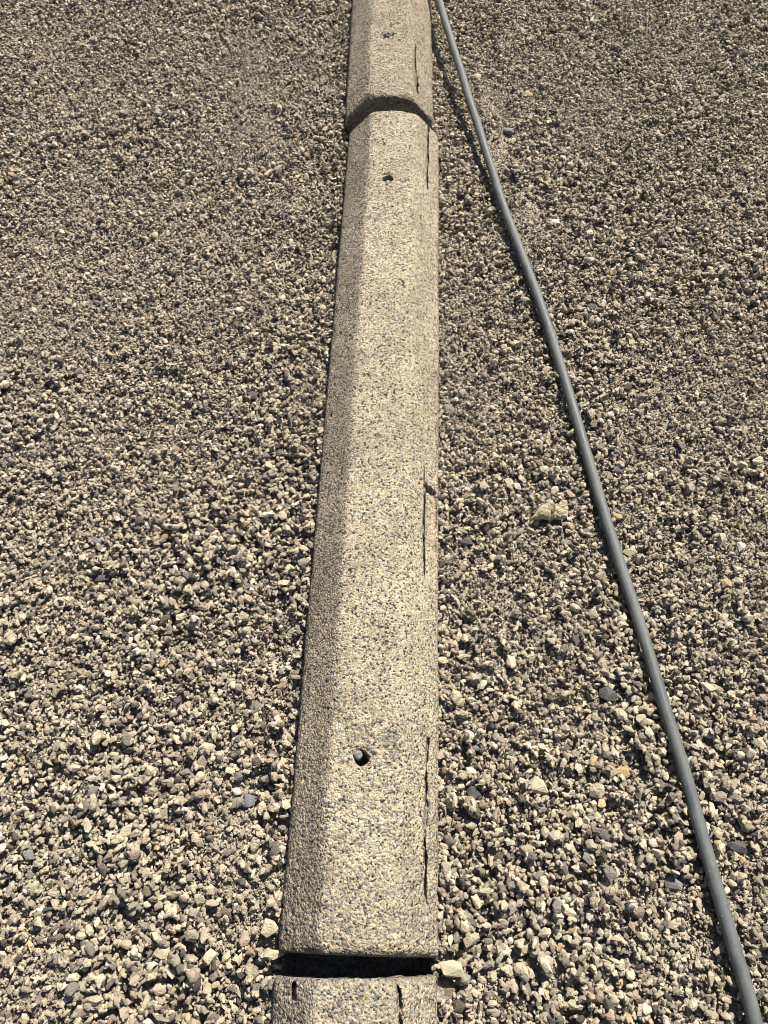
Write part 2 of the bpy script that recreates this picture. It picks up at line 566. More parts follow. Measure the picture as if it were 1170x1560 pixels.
# ------------------------------------------------------------------ stone shapes
def stone_mesh(name, seed, npts, ax, bevel=0.0, rough=0.0, subdiv=0):
    r = random.Random(seed)
    bm = bmesh.new()
    pts = []
    for i in range(npts):
        zc = 1 - 2 * (i + 0.5) / npts
        th = i * 2.399963 + r.uniform(-0.5, 0.5)
        rr = math.sqrt(max(0, 1 - zc * zc))
        q = Vector((rr * math.cos(th), rr * math.sin(th), zc)) * r.uniform(0.80, 1.12)
        # flatten towards a few random planes for crushed faces
        pts.append(q)
    planes = []
    for j in range(r.randint(2, 4)):
        n = Vector((r.gauss(0, 1), r.gauss(0, 1), r.gauss(0, 1))).normalized()
        planes.append((n, r.uniform(0.50, 0.78)))
    for q in pts:
        for n, d in planes:
            k = q.dot(n)
            if k > d:
                q -= n * (k - d)
    for q in pts:
        bm.verts.new((q.x * ax[0], q.y * ax[1], q.z * ax[2]))
    res = bmesh.ops.convex_hull(bm, input=bm.verts[:])
    bmesh.ops.delete(bm, geom=[g for g in set(res['geom_interior'] + res['geom_unused']) if isinstance(g, bmesh.types.BMVert)], context='VERTS')
    bmesh.ops.remove_doubles(bm, verts=bm.verts[:], dist=0.06)
    bmesh.ops.dissolve_limit(bm, angle_limit=math.radians(9), verts=bm.verts[:], edges=bm.edges[:])
    if bevel > 0:
        bmesh.ops.bevel(bm, geom=bm.edges[:], offset=bevel, segments=1, affect='EDGES', profile=0.5, clamp_overlap=True)
    bmesh.ops.triangulate(bm, faces=bm.faces[:])
    if subdiv:
        for _ in range(subdiv):
            bmesh.ops.subdivide_edges(bm, edges=bm.edges[:], cuts=1, use_grid_fill=True)
    if rough > 0:
        for vt in bm.verts:
            c = vt.co
            k = (vnoise(np.array([c.x * 3.1 + seed]), np.array([c.y * 3.1 + c.z * 2.3]), seed)[0] - 0.5
                 + 0.5 * (vnoise(np.array([c.x * 8.1 + c.z * 3]), np.array([c.y * 8.1 - c.z * 6.3]), seed + 5)[0] - 0.5))
            vt.co += c.normalized() * rough * k
    bmesh.ops.recalc_face_normals(bm, faces=bm.faces[:])
    me = bpy.data.meshes.new(name)
    bm.to_mesh(me); bm.free()
    for p in me.polygons:
        p.use_smooth = False
    return me


NVAR = 22
variants = []
for i in range(NVAR):
    ax = (1.0, random.uniform(0.50, 0.92), random.uniform(0.40, 0.74))
    bev = 0.0 if i % 3 else random.uniform(0.04, 0.09)
    me = stone_mesh('stone_shape', 100 + i, random.choice([9, 10, 12, 14, 18]), ax, bev, 0.0)
    me.materials.append(M_STONE)
    variants.append((me, ax))

# ------------------------------------------------------------------ stones worth naming: x, y, half length, half width, half height, turn, tilt, colour, name, label, category
TAN, PALE, WHITE = (0.46, 0.40, 0.28), (0.58, 0.51, 0.36), (0.60, 0.565, 0.46)
GREY, DARK, BLUE, BROWN, GOLD = (0.25, 0.24, 0.22), (0.11, 0.105, 0.10), (0.215, 0.22, 0.222), (0.25, 0.20, 0.15), (0.50, 0.38, 0.19)
NAMED = [
    (0.3807, 0.3501, 0.0190, 0.0139, 0.0112, -35, DARK, 'large_stone', 'dark grey pointed stone shard tilted up just left of the pipe, below the tan chunk', 'stone'),
    (0.0965, -0.0563, 0.0143, 0.0205, 0.0107, 80, PALE, 'large_stone', 'large pale angular stone against the right end of the straight joint', 'stone'),
    (0.0918, -0.0791, 0.0208, 0.0140, 0.0052, -20, BROWN, 'large_stone', 'brownish stone half under the large pale one at the right end of the straight joint', 'stone'),
    (-0.1590, -0.0356, 0.0072, 0.0162, 0.0045, 88, PALE, 'stone_chip', 'pale upright oblong chip at the left end of the straight joint', 'stone chip'),
    (-0.1682, -0.0008, 0.0147, 0.0130, 0.0081, 25, PALE, 'large_stone', 'cream stone touching the left side of the wheel stop just above the straight joint', 'stone'),
    (0.2510, 0.1996, 0.0191, 0.0146, 0.0099, -30, PALE, 'large_stone', 'cream lumpy stone midway between lower bolt hole and pipe, in open gravel', 'stone'),
    (0.3912, 0.2240, 0.0139, 0.0102, 0.0050, 10, GOLD, 'large_stone', 'yellowish oval stone left of the pipe, below the dark pointed shard', 'stone'),
    (0.4160, 1.5071, 0.0159, 0.0116, 0.0072, 15, WHITE, 'large_stone', 'whitish angular stone just right of the pipe in the upper gravel', 'stone'),
    (0.4875, 1.3840, 0.0146, 0.0102, 0.0057, -10, WHITE, 'large_stone', 'greenish white flat stone right of the pipe, lower right of a similar whitish one', 'stone'),
    (0.4687, 1.2367, 0.0111, 0.0120, 0.0069, 0, DARK, 'pebble', 'small dark pebble alone right of the pipe in the upper gravel', 'pebble'),
    (0.2603, 2.0822, 0.0155, 0.0133, 0.0091, 0, PALE, 'pebble', 'rounded pale yellow pebble just right of the pipe near the top edge', 'pebble'),
    (0.3287, 1.8368, 0.0155, 0.0152, 0.0104, 20, GREY, 'pebble', 'rounded grey pebble on the bare dirt patch right of the pipe', 'pebble'),
    (0.3978, 2.0117, 0.0134, 0.0108, 0.0060, -25, GOLD, 'pebble', 'small yellow brown flat pebble above the bare dirt patch, right of the pipe', 'pebble'),
    (0.4299, 0.9138, 0.0108, 0.0155, 0.0080, 75, BROWN, 'large_stone', 'brown stone standing on edge close to the right side of the pipe', 'stone'),
    (0.4705, 0.9336, 0.0122, 0.0085, 0.0053, 40, WHITE, 'large_stone', 'pale wedge stone beside the brown upright stone right of the pipe', 'stone'),
    (0.4686, 0.8001, 0.0130, 0.0094, 0.0047, -20, GREY, 'large_stone', 'flat pinkish grey stone right of the pipe, level with the top of the broken edge', 'stone'),
    (0.4633, 0.6201, 0.0147, 0.0101, 0.0056, -8, TAN, 'large_stone', 'tan block-like stone right of the pipe, a little lower than the jagged chunk', 'stone'),
    (0.3464, 0.6406, 0.0124, 0.0076, 0.0038, -8, GREY, 'large_stone', 'smooth grey oval stone right under the shadow of the jagged chunk', 'stone'),
    (0.3377, 0.7565, 0.0103, 0.0080, 0.0049, 10, WHITE, 'pebble', 'round pale pebble just above the jagged chunk', 'pebble'),
    (0.2475, 0.7684, 0.0116, 0.0107, 0.0073, 40, PALE, 'large_stone', 'cream stone upper left of the jagged chunk, one of a touching pair', 'stone'),
    (0.2610, 0.7609, 0.0109, 0.0093, 0.0063, -40, WHITE, 'large_stone', 'paler right-hand stone of the touching pair upper left of the jagged chunk', 'stone'),
    (0.4231, 0.1146, 0.0108, 0.0077, 0.0048, 10, WHITE, 'pebble', 'smooth white oval pebble left of the pipe in the lower right gravel', 'pebble'),
    (0.5555, 0.1108, 0.0184, 0.0127, 0.0071, -6, DARK, 'large_stone', 'large dark grey stone right of the pipe in the lower right corner', 'stone'),
    (0.4464, 0.0565, 0.0135, 0.0131, 0.0065, 30, GREY, 'large_stone', 'blocky grey stone close to the left of the pipe shadow, low in the picture', 'stone'),
    (0.4638, 0.0801, 0.0121, 0.0082, 0.0046, -8, PALE, 'large_stone', 'long pale stone just above the blocky grey one, left of the pipe shadow', 'stone'),
    (0.3842, 0.0174, 0.0128, 0.0120, 0.0074, 20, BROWN, 'large_stone', 'dark brown hollowed stone in the lower right gravel, left of the pipe', 'stone'),
    (0.4385, 0.0018, 0.0122, 0.0087, 0.0043, -15, TAN, 'large_stone', 'flat tan stone below the blocky grey one in the lower right gravel', 'stone'),
    (-0.5417, 0.6393, 0.0074, 0.0127, 0.0051, 75, BLUE, 'large_stone', 'slender blue grey stone standing up in the left gravel, level with the broken edge', 'stone'),
    (-0.5240, 0.5667, 0.0217, 0.0093, 0.0046, -5, DARK, 'large_stone', 'long dull dark stone lying just below the slender blue grey one', 'stone'),
    (-0.6812, 0.9976, 0.0166, 0.0080, 0.0045, -4, PALE, 'large_stone', 'elongated cream stone in the upper left gravel near the left edge', 'stone'),
    (-0.7164, 1.2485, 0.0119, 0.0105, 0.0065, -20, TAN, 'large_stone', 'squarish tan stone near the left edge, above the elongated cream one', 'stone'),
    (-0.5503, 1.4578, 0.0110, 0.0114, 0.0082, 60, PALE, 'pebble', 'small pale pebble pointing upward in the upper left gravel', 'pebble'),
    (-0.3266, 1.2191, 0.0110, 0.0111, 0.0075, -50, WHITE, 'pebble', 'bright white pebble left of the wheel stop in the upper left gravel', 'pebble'),
    (-0.2754, 0.9857, 0.0138, 0.0116, 0.0072, 30, DARK, 'large_stone', 'dark greenish stone left of the wheel stop, midway up the picture', 'stone'),
    (-0.4717, 0.1905, 0.0132, 0.0101, 0.0056, 25, GREY, 'large_stone', 'smooth dark grey oval stone in the lower left gravel', 'stone'),
    (-0.4046, 0.1337, 0.0145, 0.0111, 0.0062, 20, PALE, 'large_stone', 'cream angular stone right below the smooth dark grey oval one, lower left', 'stone'),
    (-0.4736, 0.2128, 0.0133, 0.0090, 0.0050, 5, PALE, 'large_stone', 'broad pale stone right above the smooth dark grey oval one, lower left', 'stone'),
    (-0.2375, 0.1915, 0.0069, 0.0095, 0.0043, 70, WHITE, 'pebble', 'small smooth white egg-shaped pebble left of the wheel stop, lower left gravel', 'pebble'),
    (-0.2173, 0.1766, 0.0126, 0.0112, 0.0062, -15, BLUE, 'large_stone', 'grey blue stone right under the white egg-shaped pebble', 'stone'),
    (-0.4655, 0.1279, 0.0067, 0.0066, 0.0041, 0, WHITE, 'pebble', 'small bright white pebble in the lower left gravel, below the smooth oval one', 'pebble'),
    (-0.3271, -0.0331, 0.0145, 0.0119, 0.0074, -10, PALE, 'large_stone', 'large knobbly cream stone near the bottom of the left gravel', 'stone'),
    (-0.3254, -0.0799, 0.0132, 0.0119, 0.0066, 25, PALE, 'large_stone', 'smooth pale stone below the large knobbly cream one, bottom left', 'stone'),
    (-0.5538, 0.0987, 0.0102, 0.0094, 0.0052, -15, GREY, 'large_stone', 'rounded grey stone near the left edge, low in the picture', 'stone'),
    (-0.3590, 0.0475, 0.0125, 0.0093, 0.0058, 15, BROWN, 'large_stone', 'brown rounded stone between the two groups of pale stones, lower left', 'stone'),
    (-0.2379, 0.0218, 0.0118, 0.0082, 0.0041, 5, BROWN, 'large_stone', 'reddish brown stone left of the wheel stop near the bottom, on dusty gravel', 'stone'),
    (0.1517, 0.2605, 0.0081, 0.0068, 0.0042, 0, BLUE, 'pebble', 'blue grey pebble just right of the wheel stop, level with the lower bolt hole', 'pebble'),
    (0.1347, 0.9452, 0.0150, 0.0107, 0.0066, -20, GREY, 'large_stone', 'grey stone touching the right side of the wheel stop above the broken edge', 'stone'),
    (0.1572, 0.6420, 0.0136, 0.0115, 0.0064, 10, DARK, 'large_stone', 'dark lump right of the wheel stop beside the broken edge', 'stone'),
    (0.1446, 0.1915, 0.0127, 0.0123, 0.0076, 20, DARK, 'large_stone', 'dark angular stone right of the wheel stop, below the lower bolt hole', 'stone'),
]
CHUNK = (0.318, 0.690)

# ------------------------------------------------------------------ gravel: drop stones one after another on a height field
RES = 0.002
HX = np.arange(X0 - 0.05, X1 + 0.05, RES); HY = np.arange(Y0 - 0.05, Y1 + 0.05, RES)
H = ground_z(*np.meshgrid(HX, HY))
hx0, hy0 = HX[0], HY[0]


def visible_width(y):
    return 0.62 + 0.30 * np.clip(y, 0, 4)


def scatter(n_per_m2, lo, hi, sig, med, keep_dirt, ymax=3.15, ymin=-0.62):
    n = int(n_per_m2 * (X1 - X0) * (ymax - ymin))
    x = RNG.uniform(X0, X1, n); y = RNG.uniform(ymin, ymax, n)
    m = np.abs(x) < visible_width(y) + (0.52 if keep_dirt > 0 else 0.22)
    x, y = x[m], y[m]
    d = np.clip(np.exp(RNG.normal(math.log(med), sig, len(x))), lo, hi)
    if keep_dirt > 0:
        d *= np.clip(1.22 - 0.17 * np.clip(y, -0.3, 1.4), 0.95, 1.22) * (1 + 0.55 * fbm(x * 5, y * 5, 55, 3))
        d = np.clip(d, 0.0042, 0.034)
    dm = dirt_mask(x, y)
    m = RNG.uniform(0, 1, len(x)) > dm * keep_dirt
    m &= ~in_block(x, y, -0.005) & ((joint_hollow(x, y) < 0.5) | (RNG.uniform(0, 1, len(x)) < 0.04))
    m &= np.hypot((x - CHUNK[0]) / 0.030, (y - CHUNK[1]) / 0.016) > 1
    for nm in NAMED:
        m &= np.hypot((x - nm[0]) / (nm[2] * 0.9), (y - nm[1]) / (max(nm[3], nm[2] * 0.6) * 0.9)) > 1
    return x[m], y[m], d[m]


coarse = [scatter(29000, 0.0046, 0.0135, 0.32, 0.0080, 0.86), scatter(3600, 0.012, 0.020, 0.16, 0.0142, 0.88),
          scatter(150, 0.019, 0.028, 0.12, 0.0215, 0.8)]
cx = np.concatenate([c[0] for c in coarse]); cy = np.concatenate([c[1] for c in coarse]); cd = np.concatenate([c[2] for c in coarse])
key = RNG.uniform(0, 1, len(cx)) + np.clip((cd - 0.012) * 14, 0, 0.25)
order = np.argsort(key)
cx, cy, cd = cx[order], cy[order], cd[order]
N = len(cx)
var = RNG.integers(0, NVAR, N)
axs = np.array([v[1] for v in variants])
ra = cd / 2
sc = ra[:, None] * RNG.uniform(0.86, 1.16, (N, 3))
sc *= np.array([1.15, 1.12, 1.08])
yawr = RNG.uniform(0, 2 * math.pi, N)
tx = RNG.normal(0, 0.42, N); ty = RNG.normal(0, 0.42, N)
cz = np.zeros(N)
la = sc[:, 0] * axs[var, 0]; lb = sc[:, 1] * axs[var, 1]; lc = sc[:, 2] * axs[var, 2]
reff = np.sqrt(la * lb) * 0.92
pdist, paxis = pipe_gap(cx, cy)
ci = ((cx - hx0) / RES); cj = ((cy - hy0) / RES)
for i in range(N):
    r = reff[i] / RES
    w = int(r + 1)
    a, b = ci[i], cj[i]
    ia, jb = int(a + 0.5), int(b + 0.5)
    sub = H[jb - w:jb + w + 1, ia - w:ia + w + 1]
    yy, xx = np.ogrid[jb - w - b:jb + w + 1 - b, ia - w - a:ia + w + 1 - a]
    q = 1.0 - (xx * xx + yy * yy) / (r * r)
    ins = q > 0
    s = sub[ins]
    if s.size == 0:
        continue
    base = 0.68 * s.mean() + 0.32 * s.max()
    z = min(base + 0.46 * lc[i], 0.030)
    if pdist[i] < 0.0095 + lb[i] * 0.8 and z + 0.8 * lc[i] > paxis[i] - 0.0085:
        cz[i] = -9
        continue
    cz[i] = z
    top = z + lc[i] * 0.92 * np.sqrt(np.maximum(q, 0))
    np.maximum(sub, np.where(ins, top, -1), out=sub)
rot = np.stack([tx, ty, yawr], -1)

# fine grains settle into whatever is left, read from the finished height field
fx1, fy1, fd1 = scatter(36000, 0.0022, 0.0058, 0.30, 0.0038, 0.0, ymax=1.25)
fx2, fy2, fd2 = scatter(15000, 0.0030, 0.0062, 0.25, 0.0043, 0.0, ymin=1.25)
fx3, fy3, fd3 = scatter(90000, 0.0020, 0.0064, 0.38, 0.0033, 0.0)      # grit lying on the bare patches
m3 = RNG.uniform(0, 1, len(fx3)) < np.clip(dirt_mask(fx3, fy3) * 1.2 - 0.25, 0, 0.5)
fx = np.concatenate([fx1, fx2, fx3[m3]]); fy = np.concatenate([fy1, fy2, fy3[m3]]); fd = np.concatenate([fd1, fd2, fd3[m3]])
fi = ((fx - hx0) / RES + 0.5).astype(int); fj = ((fy - hy0) / RES + 0.5).astype(int)
fh = np.minimum(np.minimum(H[fj, fi], H[fj + 1, fi]), np.minimum(H[fj, fi + 1], H[fj - 1, fi]))
keep = (fh < ground_z(fx, fy) + 0.009) & (RNG.uniform(0, 1, len(fx)) < 0.85 + dirt_mask(fx, fy))
fx, fy, fd, fh = fx[keep], fy[keep], fd[keep], fh[keep]
F_N = len(fx)
fvar = RNG.integers(0, NVAR, F_N)
fsc = (fd / 2)[:, None] * RNG.uniform(0.85, 1.2, (F_N, 3)) * 1.15
frot = RNG.uniform(0, 2 * math.pi, (F_N, 3))
fz = fh + fd * 0.18

# the 300 stones that show largest are objects of their own, parts of the ground
depth = cy * math.cos(PITCH) + (CAM_H - cz) * math.sin(PITCH)
px = 384 + 769.4 * cx / depth
up = cy * math.sin(PITCH) - (CAM_H - cz) * math.cos(PITCH)
py = 512 - 769.4 * up / depth
inframe = (px > 8) & (px < 760) & (py > 8) & (py < 1016)
onTop = H[(cj + 0.5).astype(int), (ci + 0.5).astype(int)] < cz + lc * 0.98
show = np.where(inframe & onTop & (cz > -1), la / depth, 0)
big = np.argsort(-show)[:300]
isbig = np.zeros(N, bool); isbig[big] = True
for i in big:
    o = bpy.data.objects.new('stone', variants[var[i]][0])
    o.location = (cx[i], cy[i], cz[i]); o.rotation_euler = tuple(rot[i]); o.scale = tuple(sc[i])
    link(o, ground)

# the rest of the gravel: points carrying turn, size and shape number, each drawn as one stone
rest = ~isbig & (cz > -1)
P = np.concatenate([np.stack([cx, cy, cz], -1)[rest], np.stack([fx, fy, fz], -1)])
R = np.concatenate([rot[rest], frot]); SC = np.concatenate([sc[rest], fsc]); VI = np.concatenate([var[rest], fvar])
pm = bpy.data.meshes.new('gravel')
pm.vertices.add(len(P))
pm.vertices.foreach_set('co', P.reshape(-1).astype(np.float32))
pm.attributes.new('turn', 'FLOAT_VECTOR', 'POINT').data.foreach_set('vector', R.reshape(-1).astype(np.float32))
pm.attributes.new('size', 'FLOAT_VECTOR', 'POINT').data.foreach_set('vector', SC.reshape(-1).astype(np.float32))
pm.attributes.new('shape', 'INT', 'POINT').data.foreach_set('value', VI.astype(np.int32))
pm.update()
gravel = mesh_obj('gravel', pm, M_STONE, ground)
gravel['kind'] = 'stuff'

shapes = bpy.data.collections.new('stone_shapes')      # a shape library only: not linked to the scene
for i, (me, _) in enumerate(variants):
    shapes.objects.link(bpy.data.objects.new('stone_shape_%02d' % i, me))
ng = bpy.data.node_groups.new('gravel_stones', 'GeometryNodeTree')
ng.interface.new_socket('Geometry', in_out='INPUT', socket_type='NodeSocketGeometry')
ng.interface.new_socket('Geometry', in_out='OUTPUT', socket_type='NodeSocketGeometry')
gi = ng.nodes.new('NodeGroupInput'); go = ng.nodes.new('NodeGroupOutput')
ip = ng.nodes.new('GeometryNodeInstanceOnPoints')
cinf = ng.nodes.new('GeometryNodeCollectionInfo')
cinf.inputs['Collection'].default_value = shapes
cinf.inputs['Separate Children'].default_value = True
cinf.inputs['Reset Children'].default_value = True


def named(attr, typ):
    n = ng.nodes.new('GeometryNodeInputNamedAttribute')
    n.data_type = typ
    n.inputs['Name'].default_value = attr
    return n.outputs['Attribute']


e2r = ng.nodes.new('FunctionNodeEulerToRotation')
ng.links.new(named('turn', 'FLOAT_VECTOR'), e2r.inputs[0])
ng.links.new(gi.outputs[0], ip.inputs['Points'])
ng.links.new(cinf.outputs[0], ip.inputs['Instance'])
ip.inputs['Pick Instance'].default_value = True
ng.links.new(named('shape', 'INT'), ip.inputs['Instance Index'])
ng.links.new(e2r.outputs[0], ip.inputs['Rotation'])
ng.links.new(named('size', 'FLOAT_VECTOR'), ip.inputs['Scale'])
ng.links.new(ip.outputs[0], go.inputs[0])
gm = gravel.modifiers.new('stones', 'NODES')
gm.node_group = ng


# ------------------------------------------------------------------ concrete wheel stops
def smooth_profile():
    pts = np.array([(-.120, -.035), (-.1135, .040), (-.0535, .1035), (0, .1065), (.0535, .1035), (.1135, .040), (.120, -.035)])
    seg = np.hypot(*np.diff(pts, axis=0).T)
    t = np.concatenate([[0], np.cumsum(seg)])
    f = np.arange(0, t[-1], 0.0005)
    x = np.interp(f, t, pts[:, 0]); z = np.interp(f, t, pts[:, 1])
    kk = np.exp(-0.5 * (np.arange(-90, 91) / 13.0) ** 2); kk /= kk.sum()
    xs = np.convolve(np.pad(x, 90, 'edge'), kk, 'valid'); zs = np.convolve(np.pad(z, 90, 'edge'), kk, 'valid')
    return f - t[-1] / 2, xs, zs


PF, PX, PZ = smooth_profile()
NX = np.gradient(PZ, PF); NZ = -np.gradient(PX, PF)
NX, NZ = -NX, -NZ
nn = np.hypot(NX, NZ); NX /= nn; NZ /= nn


def dens(lo, hi, base, spots):
    """positions from lo to hi with the spacing base, finer inside spots (a, b, step)"""
    out = [lo]; x = lo
    while x < hi:
        st = base(x) if callable(base) else base
        for a, b, s in spots:
            if a - st < x < b:
                st = min(st, s)
        x += st
        out.append(min(x, hi))
    return np.array(out)


def sstep(a, b, x):
    t = np.clip((x - a) / (b - a), 0, 1)
    return t * t * (3 - 2 * t)


def make_block(blk, L, seed, base_u, s_step, holes, grooves, breaks, wear_fn, cap_near, cap_far, label, dark_fn=lambda U, Sg: 0.25 + 0 * U):
    (ox, oy), yaw, _ = BLOCKS[blk]
    root = bpy.data.objects.new('wheel_stop', None)
    root.location = (ox, oy, 0); root.rotation_euler = (0, 0, -yaw)
    link(root)
    tag(root, label, 'wheel stop', 'concrete wheel stops laid end to end')
    lo, hi = (L, 0.0) if L < 0 else (0.0, L)
    uspots = [(h[0] - h[2] * 1.7, h[0] + h[2] * 1.7, 0.0010) for h in holes if h[4]]
    sspots = [(h[1] - h[2] * 1.7, h[1] + h[2] * 1.7, 0.0010) for h in holes if h[4]]
    for g in grooves:
        sspots.append((g[2] - 0.008, g[2] + 0.008, 0.0009))
    for b in breaks:
        uspots += [(b[1] - 0.02, b[1] + 0.02, 0.001), ]
        sspots += [(b[2] - 0.008, b[2] + 0.008, 0.001)]
    for e in ((lo, cap_near), (hi, cap_far)):
        if e[1]:
            uspots.append((e[0] - 0.014, e[0] + 0.014, 0.0011))
    u = dens(lo, hi, base_u, uspots)
    s = dens(PF[0] + 0.002, PF[-1] - 0.002, s_step, sspots)
    U, Sg = np.meshgrid(u, s, indexing='ij')
    bx = np.interp(Sg, PF, PX); bz = np.interp(Sg, PF, PZ)
    nx = np.interp(Sg, PF, NX); nz = np.interp(Sg, PF, NZ)
    wear = np.clip(wear_fn(U, Sg) + 0.5 * fbm(U * 22, Sg * 22, seed + 3, 3), 0, 1)
    dv = np.zeros_like(U)
    d = 0.0032 * fbm(U * 6, Sg * 9, seed, 4) + 0.0022 * fbm(U * 60, Sg * 60, seed + 8, 3)
    dist, rid = cells(U / 0.0062, Sg / 0.0062, seed + 20)
    d += (0.0004 + 0.0013 * wear) * np.where(rid > 0.35, np.clip(0.62 - dist, 0, 1) * 1.4, -0.2)
    dist, rid = cells(U / 0.011, Sg / 0.011, seed + 40)
    d -= np.where(rid > 0.955 - 0.05 * wear, 0.0032 * np.clip(1 - dist / (0.16 + 0.14 * rid), 0, 1) ** 0.6, 0)
    dist, rid = cells(U / 0.03, Sg / 0.03, seed + 60)
    d -= np.where(rid > 0.95, 0.0045 * np.clip(1 - dist / 0.14, 0, 1) ** 0.5, 0)
    shade_stain = np.zeros_like(U); fresh = np.zeros_like(U)
    # worn ends
    for e, on in ((lo, cap_near), (hi, cap_far)):
        if on:
            q = np.abs(U - e)
            rad = 0.007 + 0.022 * np.clip(fbm(Sg * 28, U * 40 + seed, seed + 5, 4) + 0.06, 0, 1) + 0.014 * sstep(0.03, 0.15, fbm(Sg * 14 + seed, Sg * 0, seed + 15, 2))
            rad = rad + 0.011 * np.exp(-((np.abs(Sg) - 0.056) / 0.018) ** 2) * (0.6 + 1.6 * fbm(Sg * 40, U * 30, seed + 16, 2))
            t = np.clip(1 - q / rad, 0, 1)
            d -= rad * 0.85 * (1 - np.sqrt(np.maximum(1 - t * t, 0)))
    for hu, hs, r, depth_, deep in holes:
        wob = 1 + 0.55 * fbm((U - hu) * 70 + 4, (Sg - hs) * 70 + seed, seed + 2, 3)
        q = np.hypot(U - hu, Sg - hs) / (r * wob)
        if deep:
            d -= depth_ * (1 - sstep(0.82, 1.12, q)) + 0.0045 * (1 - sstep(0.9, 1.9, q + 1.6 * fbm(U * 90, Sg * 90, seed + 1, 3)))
            shade_stain = np.maximum(shade_stain, 0.6 * (1 - sstep(0.7, 1.0, q)))  # hole interior painted dark, adding to its shade
        else:
            mk = 1 - sstep(0.6, 1.1, q + 1.5 * fbm(U * 70, Sg * 70, seed + 1, 4))
            d -= depth_ * mk * np.clip(0.7 + 3.2 * fbm(U * 150, Sg * 150, seed + 4, 3), 0, 2)
            shade_stain = np.maximum(shade_stain, 0.28 * mk)
    for ga, gb, gs, gw, gd in grooves:
        ramp = sstep(ga, ga + 0.05, U) * (1 - sstep(gb - 0.012, gb, U))
        if gb < ga + 0.07:
            ramp = sstep(ga - 0.002, ga + 0.002, U) * (1 - sstep(gb - 0.004, gb, U))
        c = gs + 0.0065 * fbm(U * 24, U * 0, seed + 6, 5)
        w = gw * (0.55 + 0.45 * ramp) * (1 + 2.6 * fbm(U * 70, Sg * 140 + 3, seed + 7, 4))
        dv += gd * ramp * np.clip(0.9 + 1.5 * fbm(U * 26, U * 0 + 1, seed + 12, 3), 0.35, 1.15) * (1 - sstep(0.55, 1.1, np.abs(Sg - c) / w))
        shade_stain = np.maximum(shade_stain, 0.5 * ramp * (1 - sstep(0.5, 1.0, np.abs(Sg - c) / w)))  # groove shade put into the colour along its floor
    for ba, bb, bs, bd in breaks:      # a piece broken out of the edge
        jag = 0.022 * fbm(Sg * 70, U * 25, seed + 9, 4)
        sj = 0.014 * fbm(U * 55, Sg * 50 + 7, seed + 10, 4)
        m = sstep(ba, ba + 0.19, U) ** 0.6 * (1 - sstep(bb + jag - 0.001, bb + jag + 0.0015, U)) * sstep(bs + sj - 0.002, bs + sj + 0.006, Sg) * (1 - sstep(bs + 0.026 - sj, bs + 0.042, Sg))
        dv = np.maximum(dv, m * (bd + 0.012 * fbm(U * 50, Sg * 50, seed + 11, 5)))
        fresh = np.maximum(fresh, m * 0.55)
    rows = np.stack([bx + nx * d, U, bz + nz * d - dv], -1)
    old = np.clip(dark_fn(U, Sg) + 1.1 * fbm(U * 7, Sg * 18, seed + 33, 4), 0, 1)
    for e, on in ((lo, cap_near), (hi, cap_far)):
        shade_stain = np.maximum(shade_stain, on * 0.45 * np.clip(1 - np.abs(U - e) / 0.012 + 1.2 * fbm(U * 60, Sg * 60, seed + 34, 3), 0, 1))  # painted shade creeps over the edges at the joints
    attrs = {'wear': wear, 'shade_stain': shade_stain, 'fresh': fresh, 'old': old}
    P_ = [rows]; A_ = {k: [v] for k, v in attrs.items()}

    def cap(row, e, sgn):
        out = []
        for k, f in enumerate((0.985, 0.96, 0.92, 0.86, 0.78, 0.68, 0.55, 0.4, 0.2, 0.0)):
            c = row.copy()
            c[:, 0] = row[:, 0] * f
            c[:, 2] = 0.03 + (row[:, 2] - 0.03) * f
            c[:, 1] = e + 0.010 * fbm(c[:, 0] * 60, c[:, 2] * 60, seed + 30, 4) - sgn * 0.002
            out.append(c)
        return np.array(out)
    first, last = rows[0], rows[-1]
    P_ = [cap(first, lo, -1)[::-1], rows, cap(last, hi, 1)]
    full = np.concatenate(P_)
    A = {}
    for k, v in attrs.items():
        fill = 0.55 if k == 'wear' else (0.62 if k == 'shade_stain' else 0.0)  # end faces painted darker to deepen the shade in the joints
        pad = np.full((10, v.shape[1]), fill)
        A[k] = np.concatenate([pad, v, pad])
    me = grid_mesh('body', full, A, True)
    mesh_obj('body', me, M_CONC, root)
    return root


def make_pin(parent, x, u, z, r, length, tilt, turn):
    bm = bmesh.new()
    segs = 14
    prof = [(0.0, 0.0012), (0.45, 0.0014), (0.84, 0.0010), (0.97, -0.0004), (1.02, -0.0025), (0.95, -0.007), (1.02, -0.012), (0.94, -length)]
    rings = []
    rr = random.Random(int(u * 1000) + 5)
    for f, dz in prof:
        if f == 0:
            rings.append([bm.verts.new((0, 0, dz))]); continue
        rings.append([bm.verts.new((r * f * math.cos(a) * (1 + rr.uniform(-.10, .10)), r * f * math.sin(a) * (1 + rr.uniform(-.10, .10)), dz + rr.uniform(-.0008, .0008)))
                      for a in (2 * math.pi * k / segs for k in range(segs))])
    for k in range(segs):
        bm.faces.new((rings[0][0], rings[1][k], rings[1][(k + 1) % segs]))
    for a, b in zip(rings[1:], rings[2:]):
        for k in range(segs):
            bm.faces.new((a[k], b[k], b[(k + 1) % segs], a[(k + 1) % segs]))
    bmesh.ops.recalc_face_normals(bm, faces=bm.faces[:])
    me = bpy.data.meshes.new('anchor_pin'); bm.to_mesh(me); bm.free()
    for p in me.polygons: p.use_smooth = True
    o = mesh_obj('anchor_pin', me, M_STEEL, parent)
    o.location = (x, u, z); o.rotation_euler = (tilt[0], tilt[1], turn)
    return o


